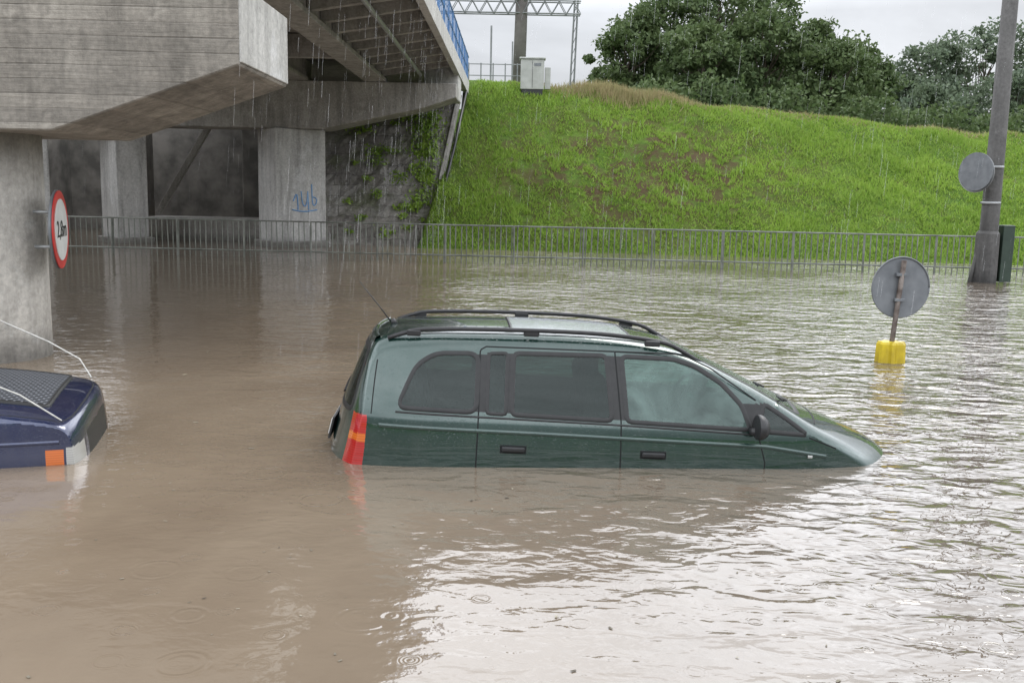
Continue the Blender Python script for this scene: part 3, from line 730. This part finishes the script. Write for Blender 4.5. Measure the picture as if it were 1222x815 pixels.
# ---------- blue hatchback (only its front is in frame)
def W2(x):
    x=np.asarray(x,float); return .79-.05*np.clip((x-2.6)/1.1,0,1)**2-.05*np.clip((.6-x)/.6,0,1)**2
def tum2(z):
    z=np.asarray(z,float); return np.where(z<.60,-.02*((.6-z)/.3)**2,np.where(z<.86,-.02*((np.minimum(z,.86)-.6)/.26)**1.5,-.02-.24*np.clip((z-.86)/.5,0,2)))
def dfm2(C):
    C=np.array(C,float); q=np.abs(C[:,1])/.79; x=C[:,0]
    C[:,0]=x-np.clip((x-3.1)/.6,0,1)*.08*q**4+np.clip((.5-x)/.5,0,1)*.1*q**3; return C
prof2=[(0,.3),(.02,.5),(.06,.75),(.12,.88),(.30,1.15),(.48,1.33),(.7,1.385),(1.3,1.40),(1.8,1.38),(2.0,1.33),(2.35,1.12),(2.62,1.0),(2.75,.98),(3.1,.945),(3.45,.895),(3.62,.86),(3.69,.80),(3.715,.68),(3.73,.5),(3.74,.3)]
bc=Car('hatchback_car',prof2,W2,tum2,lambda x:np.where(x<2.5,.09,.055),.075,dfm2,(-6.96,7.0,-.47),(math.radians(3.),math.radians(.3),math.radians(14.)))
s1=roundpoly([(.55,.93),(1.25,.93),(1.25,1.27),(.72,1.27)],.05); s2=roundpoly([(1.33,.93),(2.35,.93),(1.98,1.22),(1.85,1.27),(1.33,1.27)],.05)
w2=roundpoly([(2.03,-.5),(2.03,.5),(2.52,.62),(2.52,-.62)],.05)
arch=[(2.90+.335*math.cos(a),.27+.335*math.sin(a)) for a in np.linspace(0,math.pi,25)]
def cls2(c,top):
    m=np.zeros(len(c),int); x,y,z=c.T; side=(np.abs(y)>.5)&~top
    m[side&(inpoly(x,z,s1)|inpoly(x,z,s2))]=1; m[top&inpoly(x,y,w2)]=1
    m[~top&(x>3.52)&(x<3.65)&(z>.46)&(z<.64)]=2
    m[(x>3.66)&(z>.46)&(z<.70)&(np.abs(y)<.42)]=5
    m[(x>3.665)&(z>.46)&(z<.66)&(np.abs(y)>.52)]=3
    m[(z<.46)&(x>3.6)]=5
    m[side&inpoly(x,z,arch)]=5
    return m
bp=paint('navy_blue_metallic',(.004,.011,.055),(.006,.017,.075),.4)
bc.body(cls2,[bp,g1,lor,lwh,steel,black])
bc.strip('arch_lip',arch,.03,.012,signback)
for nm,P_ in (('rear_side_trim',s1),('front_side_trim',s2)): bc.strip(nm,P_,.04,.006,rubber,closed=True)
bc.strip('windscreen_trim',w2,.05,.005,rubber,'top',True,(1,))
bc.strip('waist_moulding',[(.3,.70),(3.62,.70)],.03,.007,bp)
bc.strip('bonnet_gap',[(2.72,-.69),(3.60,-.655),(3.63,-.5),(3.64,0),(3.63,.5),(3.60,.655),(2.72,.69)],.010,.0015,seam,'top',False,(1,))
bc.strip('door_gap',[(1.29,.35),(1.29,1.3)],.011,.0012,seam); bc.strip('door_gap_front',[(2.42,.35),(2.42,.90)],.011,.0012,seam)
m_v,t,p=newmat('perforated_black_panel'); v=t.coord((1,1,0))
vo=t.n.new('ShaderNodeTexBrick'); t.link(v,vo.inputs['Vector']); vo.inputs['Scale'].default_value=1; vo.inputs['Brick Width'].default_value=.052; vo.inputs['Row Height'].default_value=.040; vo.inputs['Mortar Size'].default_value=.008
vo.inputs['Color1'].default_value=(.008,.009,.012,1); vo.inputs['Color2'].default_value=(.015,.016,.020,1); vo.inputs['Mortar'].default_value=(.10,.105,.115,1)
t.link(vo.outputs[0],p.inputs['Base Color']); p.inputs['Roughness'].default_value=.6; p.inputs['Specular IOR Level'].default_value=.3; t.link(t.bump(vo.outputs['Fac'],1,.006),p.inputs['Normal'])
V=[];F=[];nn_=14
for i in range(nn_+1):
    for j in range(nn_+1):
        x=2.62+.82*i/nn_; y=-.42+1.06*j/nn_; V.append(bc.dfm(np.array([(x,y,float(bc.zt(x))-bc.c*y*y+.012)]))[0])
F=[(i*(nn_+1)+j,(i+1)*(nn_+1)+j,(i+1)*(nn_+1)+j+1,i*(nn_+1)+j+1) for i in range(nn_) for j in range(nn_)]
mesh('vented_panel',V,F,m_v,bc.e,True)
bc.strip('vented_panel_frame',roundpoly([(2.62,-.42),(3.44,-.42),(3.44,.64),(2.62,.64)],.03),.03,.018,rubber,'top',True,(1,))
box('front_bumper',(3.70,0,.36),(.12,1.4,.16),steel,bc.e,.04,fn=bc.fn,seg=3)
for sd_ in (-1,1):
    for x in (.65,2.90):
        V,F=tube_geo([(x,sd_*.62,.26),(x,sd_*.66,.26),(x,sd_*.72,.26),(x,sd_*.74,.26)],[.25,.28,.28,.2],28); mesh('wheel_%d_%d'%(sd_,int(x)),V,F,rubber,bc.e)
rm=nmat('pale_rope',(.40,.39,.36),(.55,.54,.50),20,.8)
rp=empty('tow_rope')
tube('strand',[(-5.3,8.9,1.02),(-4.55,8.75,.84),(-4.05,8.6,.68),(-3.72,8.45,.56),(-3.52,8.2,.45)],.006,rm,rp,6)
tube('strand_b',[(-5.3,7.6,.98),(-4.2,7.35,.66),(-3.65,7.25,.49),(-3.28,7.1,.34)],.006,rm,rp,6)

# ---- floating debris : one object
r=np.random.default_rng(3); n=900
x=r.uniform(-7,1.5,n); y=r.uniform(3.0,22,n)
k_=~((x>-1.9)&(y>7.)&(y<9.6)); x=x[k_];y=y[k_];n=len(x)
s=r.uniform(.003,.015,n)*(1+(r.random(n)<.05)*1.5); a=r.uniform(0,6.28,n)
V=np.zeros((n,4,3))
for i,(u,w_) in enumerate(((-1,-.4),(1,-.5),(.8,.5),(-.9,.4))):
    V[:,i,0]=x+s*(u*np.cos(a)-w_*np.sin(a)); V[:,i,1]=y+s*(u*np.sin(a)+w_*np.cos(a)); V[:,i,2]=.004
tri_np('floating_debris',V.reshape(-1,3),n,nmat('debris',(.04,.03,.02),(.3,.27,.2),3,.8),k=4)

# ---- falling rain : one object
m_r,t,p=newmat('rain_drops'); out=t.n['Material Output']
tr=t.n.new('ShaderNodeBsdfTransparent'); df=t.n.new('ShaderNodeBsdfTranslucent'); df.inputs[0].default_value=(.8,.82,.85,1)
mx=t.n.new('ShaderNodeMixShader'); mx.inputs[0].default_value=.22; t.link(tr.outputs[0],mx.inputs[1]); t.link(df.outputs[0],mx.inputs[2]); t.link(mx.outputs[0],out.inputs[0])
r=np.random.default_rng(21); n=2000
y=r.uniform(9,30,n); x=r.uniform(-2.0,14,n); z=r.uniform(.1,7,n)
m2=int(n*.55); x[:m2]=-2.05-r.random(m2)*7*(r.random(m2)<.6)+r.normal(0,.25,m2)
y[:m2]=np.where(x[:m2]<-2.8,r.uniform(13.5,30,m2),y[:m2])
L=r.uniform(.12,.38,n); w_=r.uniform(.0018,.0035,n); sl_=.06
V=np.zeros((n,4,3))
V[:,0]=np.c_[x-w_,y,z]; V[:,1]=np.c_[x+w_,y,z]; V[:,2]=np.c_[x+w_+sl_*L,y,z+L]; V[:,3]=np.c_[x-w_+sl_*L,y,z+L]
V[:,:,2]=np.minimum(V[:,:,2],np.where(x<-2.3,4.6,9)[:,None]+r.random(n)[:,None]*.5)
tri_np('rain',V.reshape(-1,3),n,m_r,k=4)
print('done')
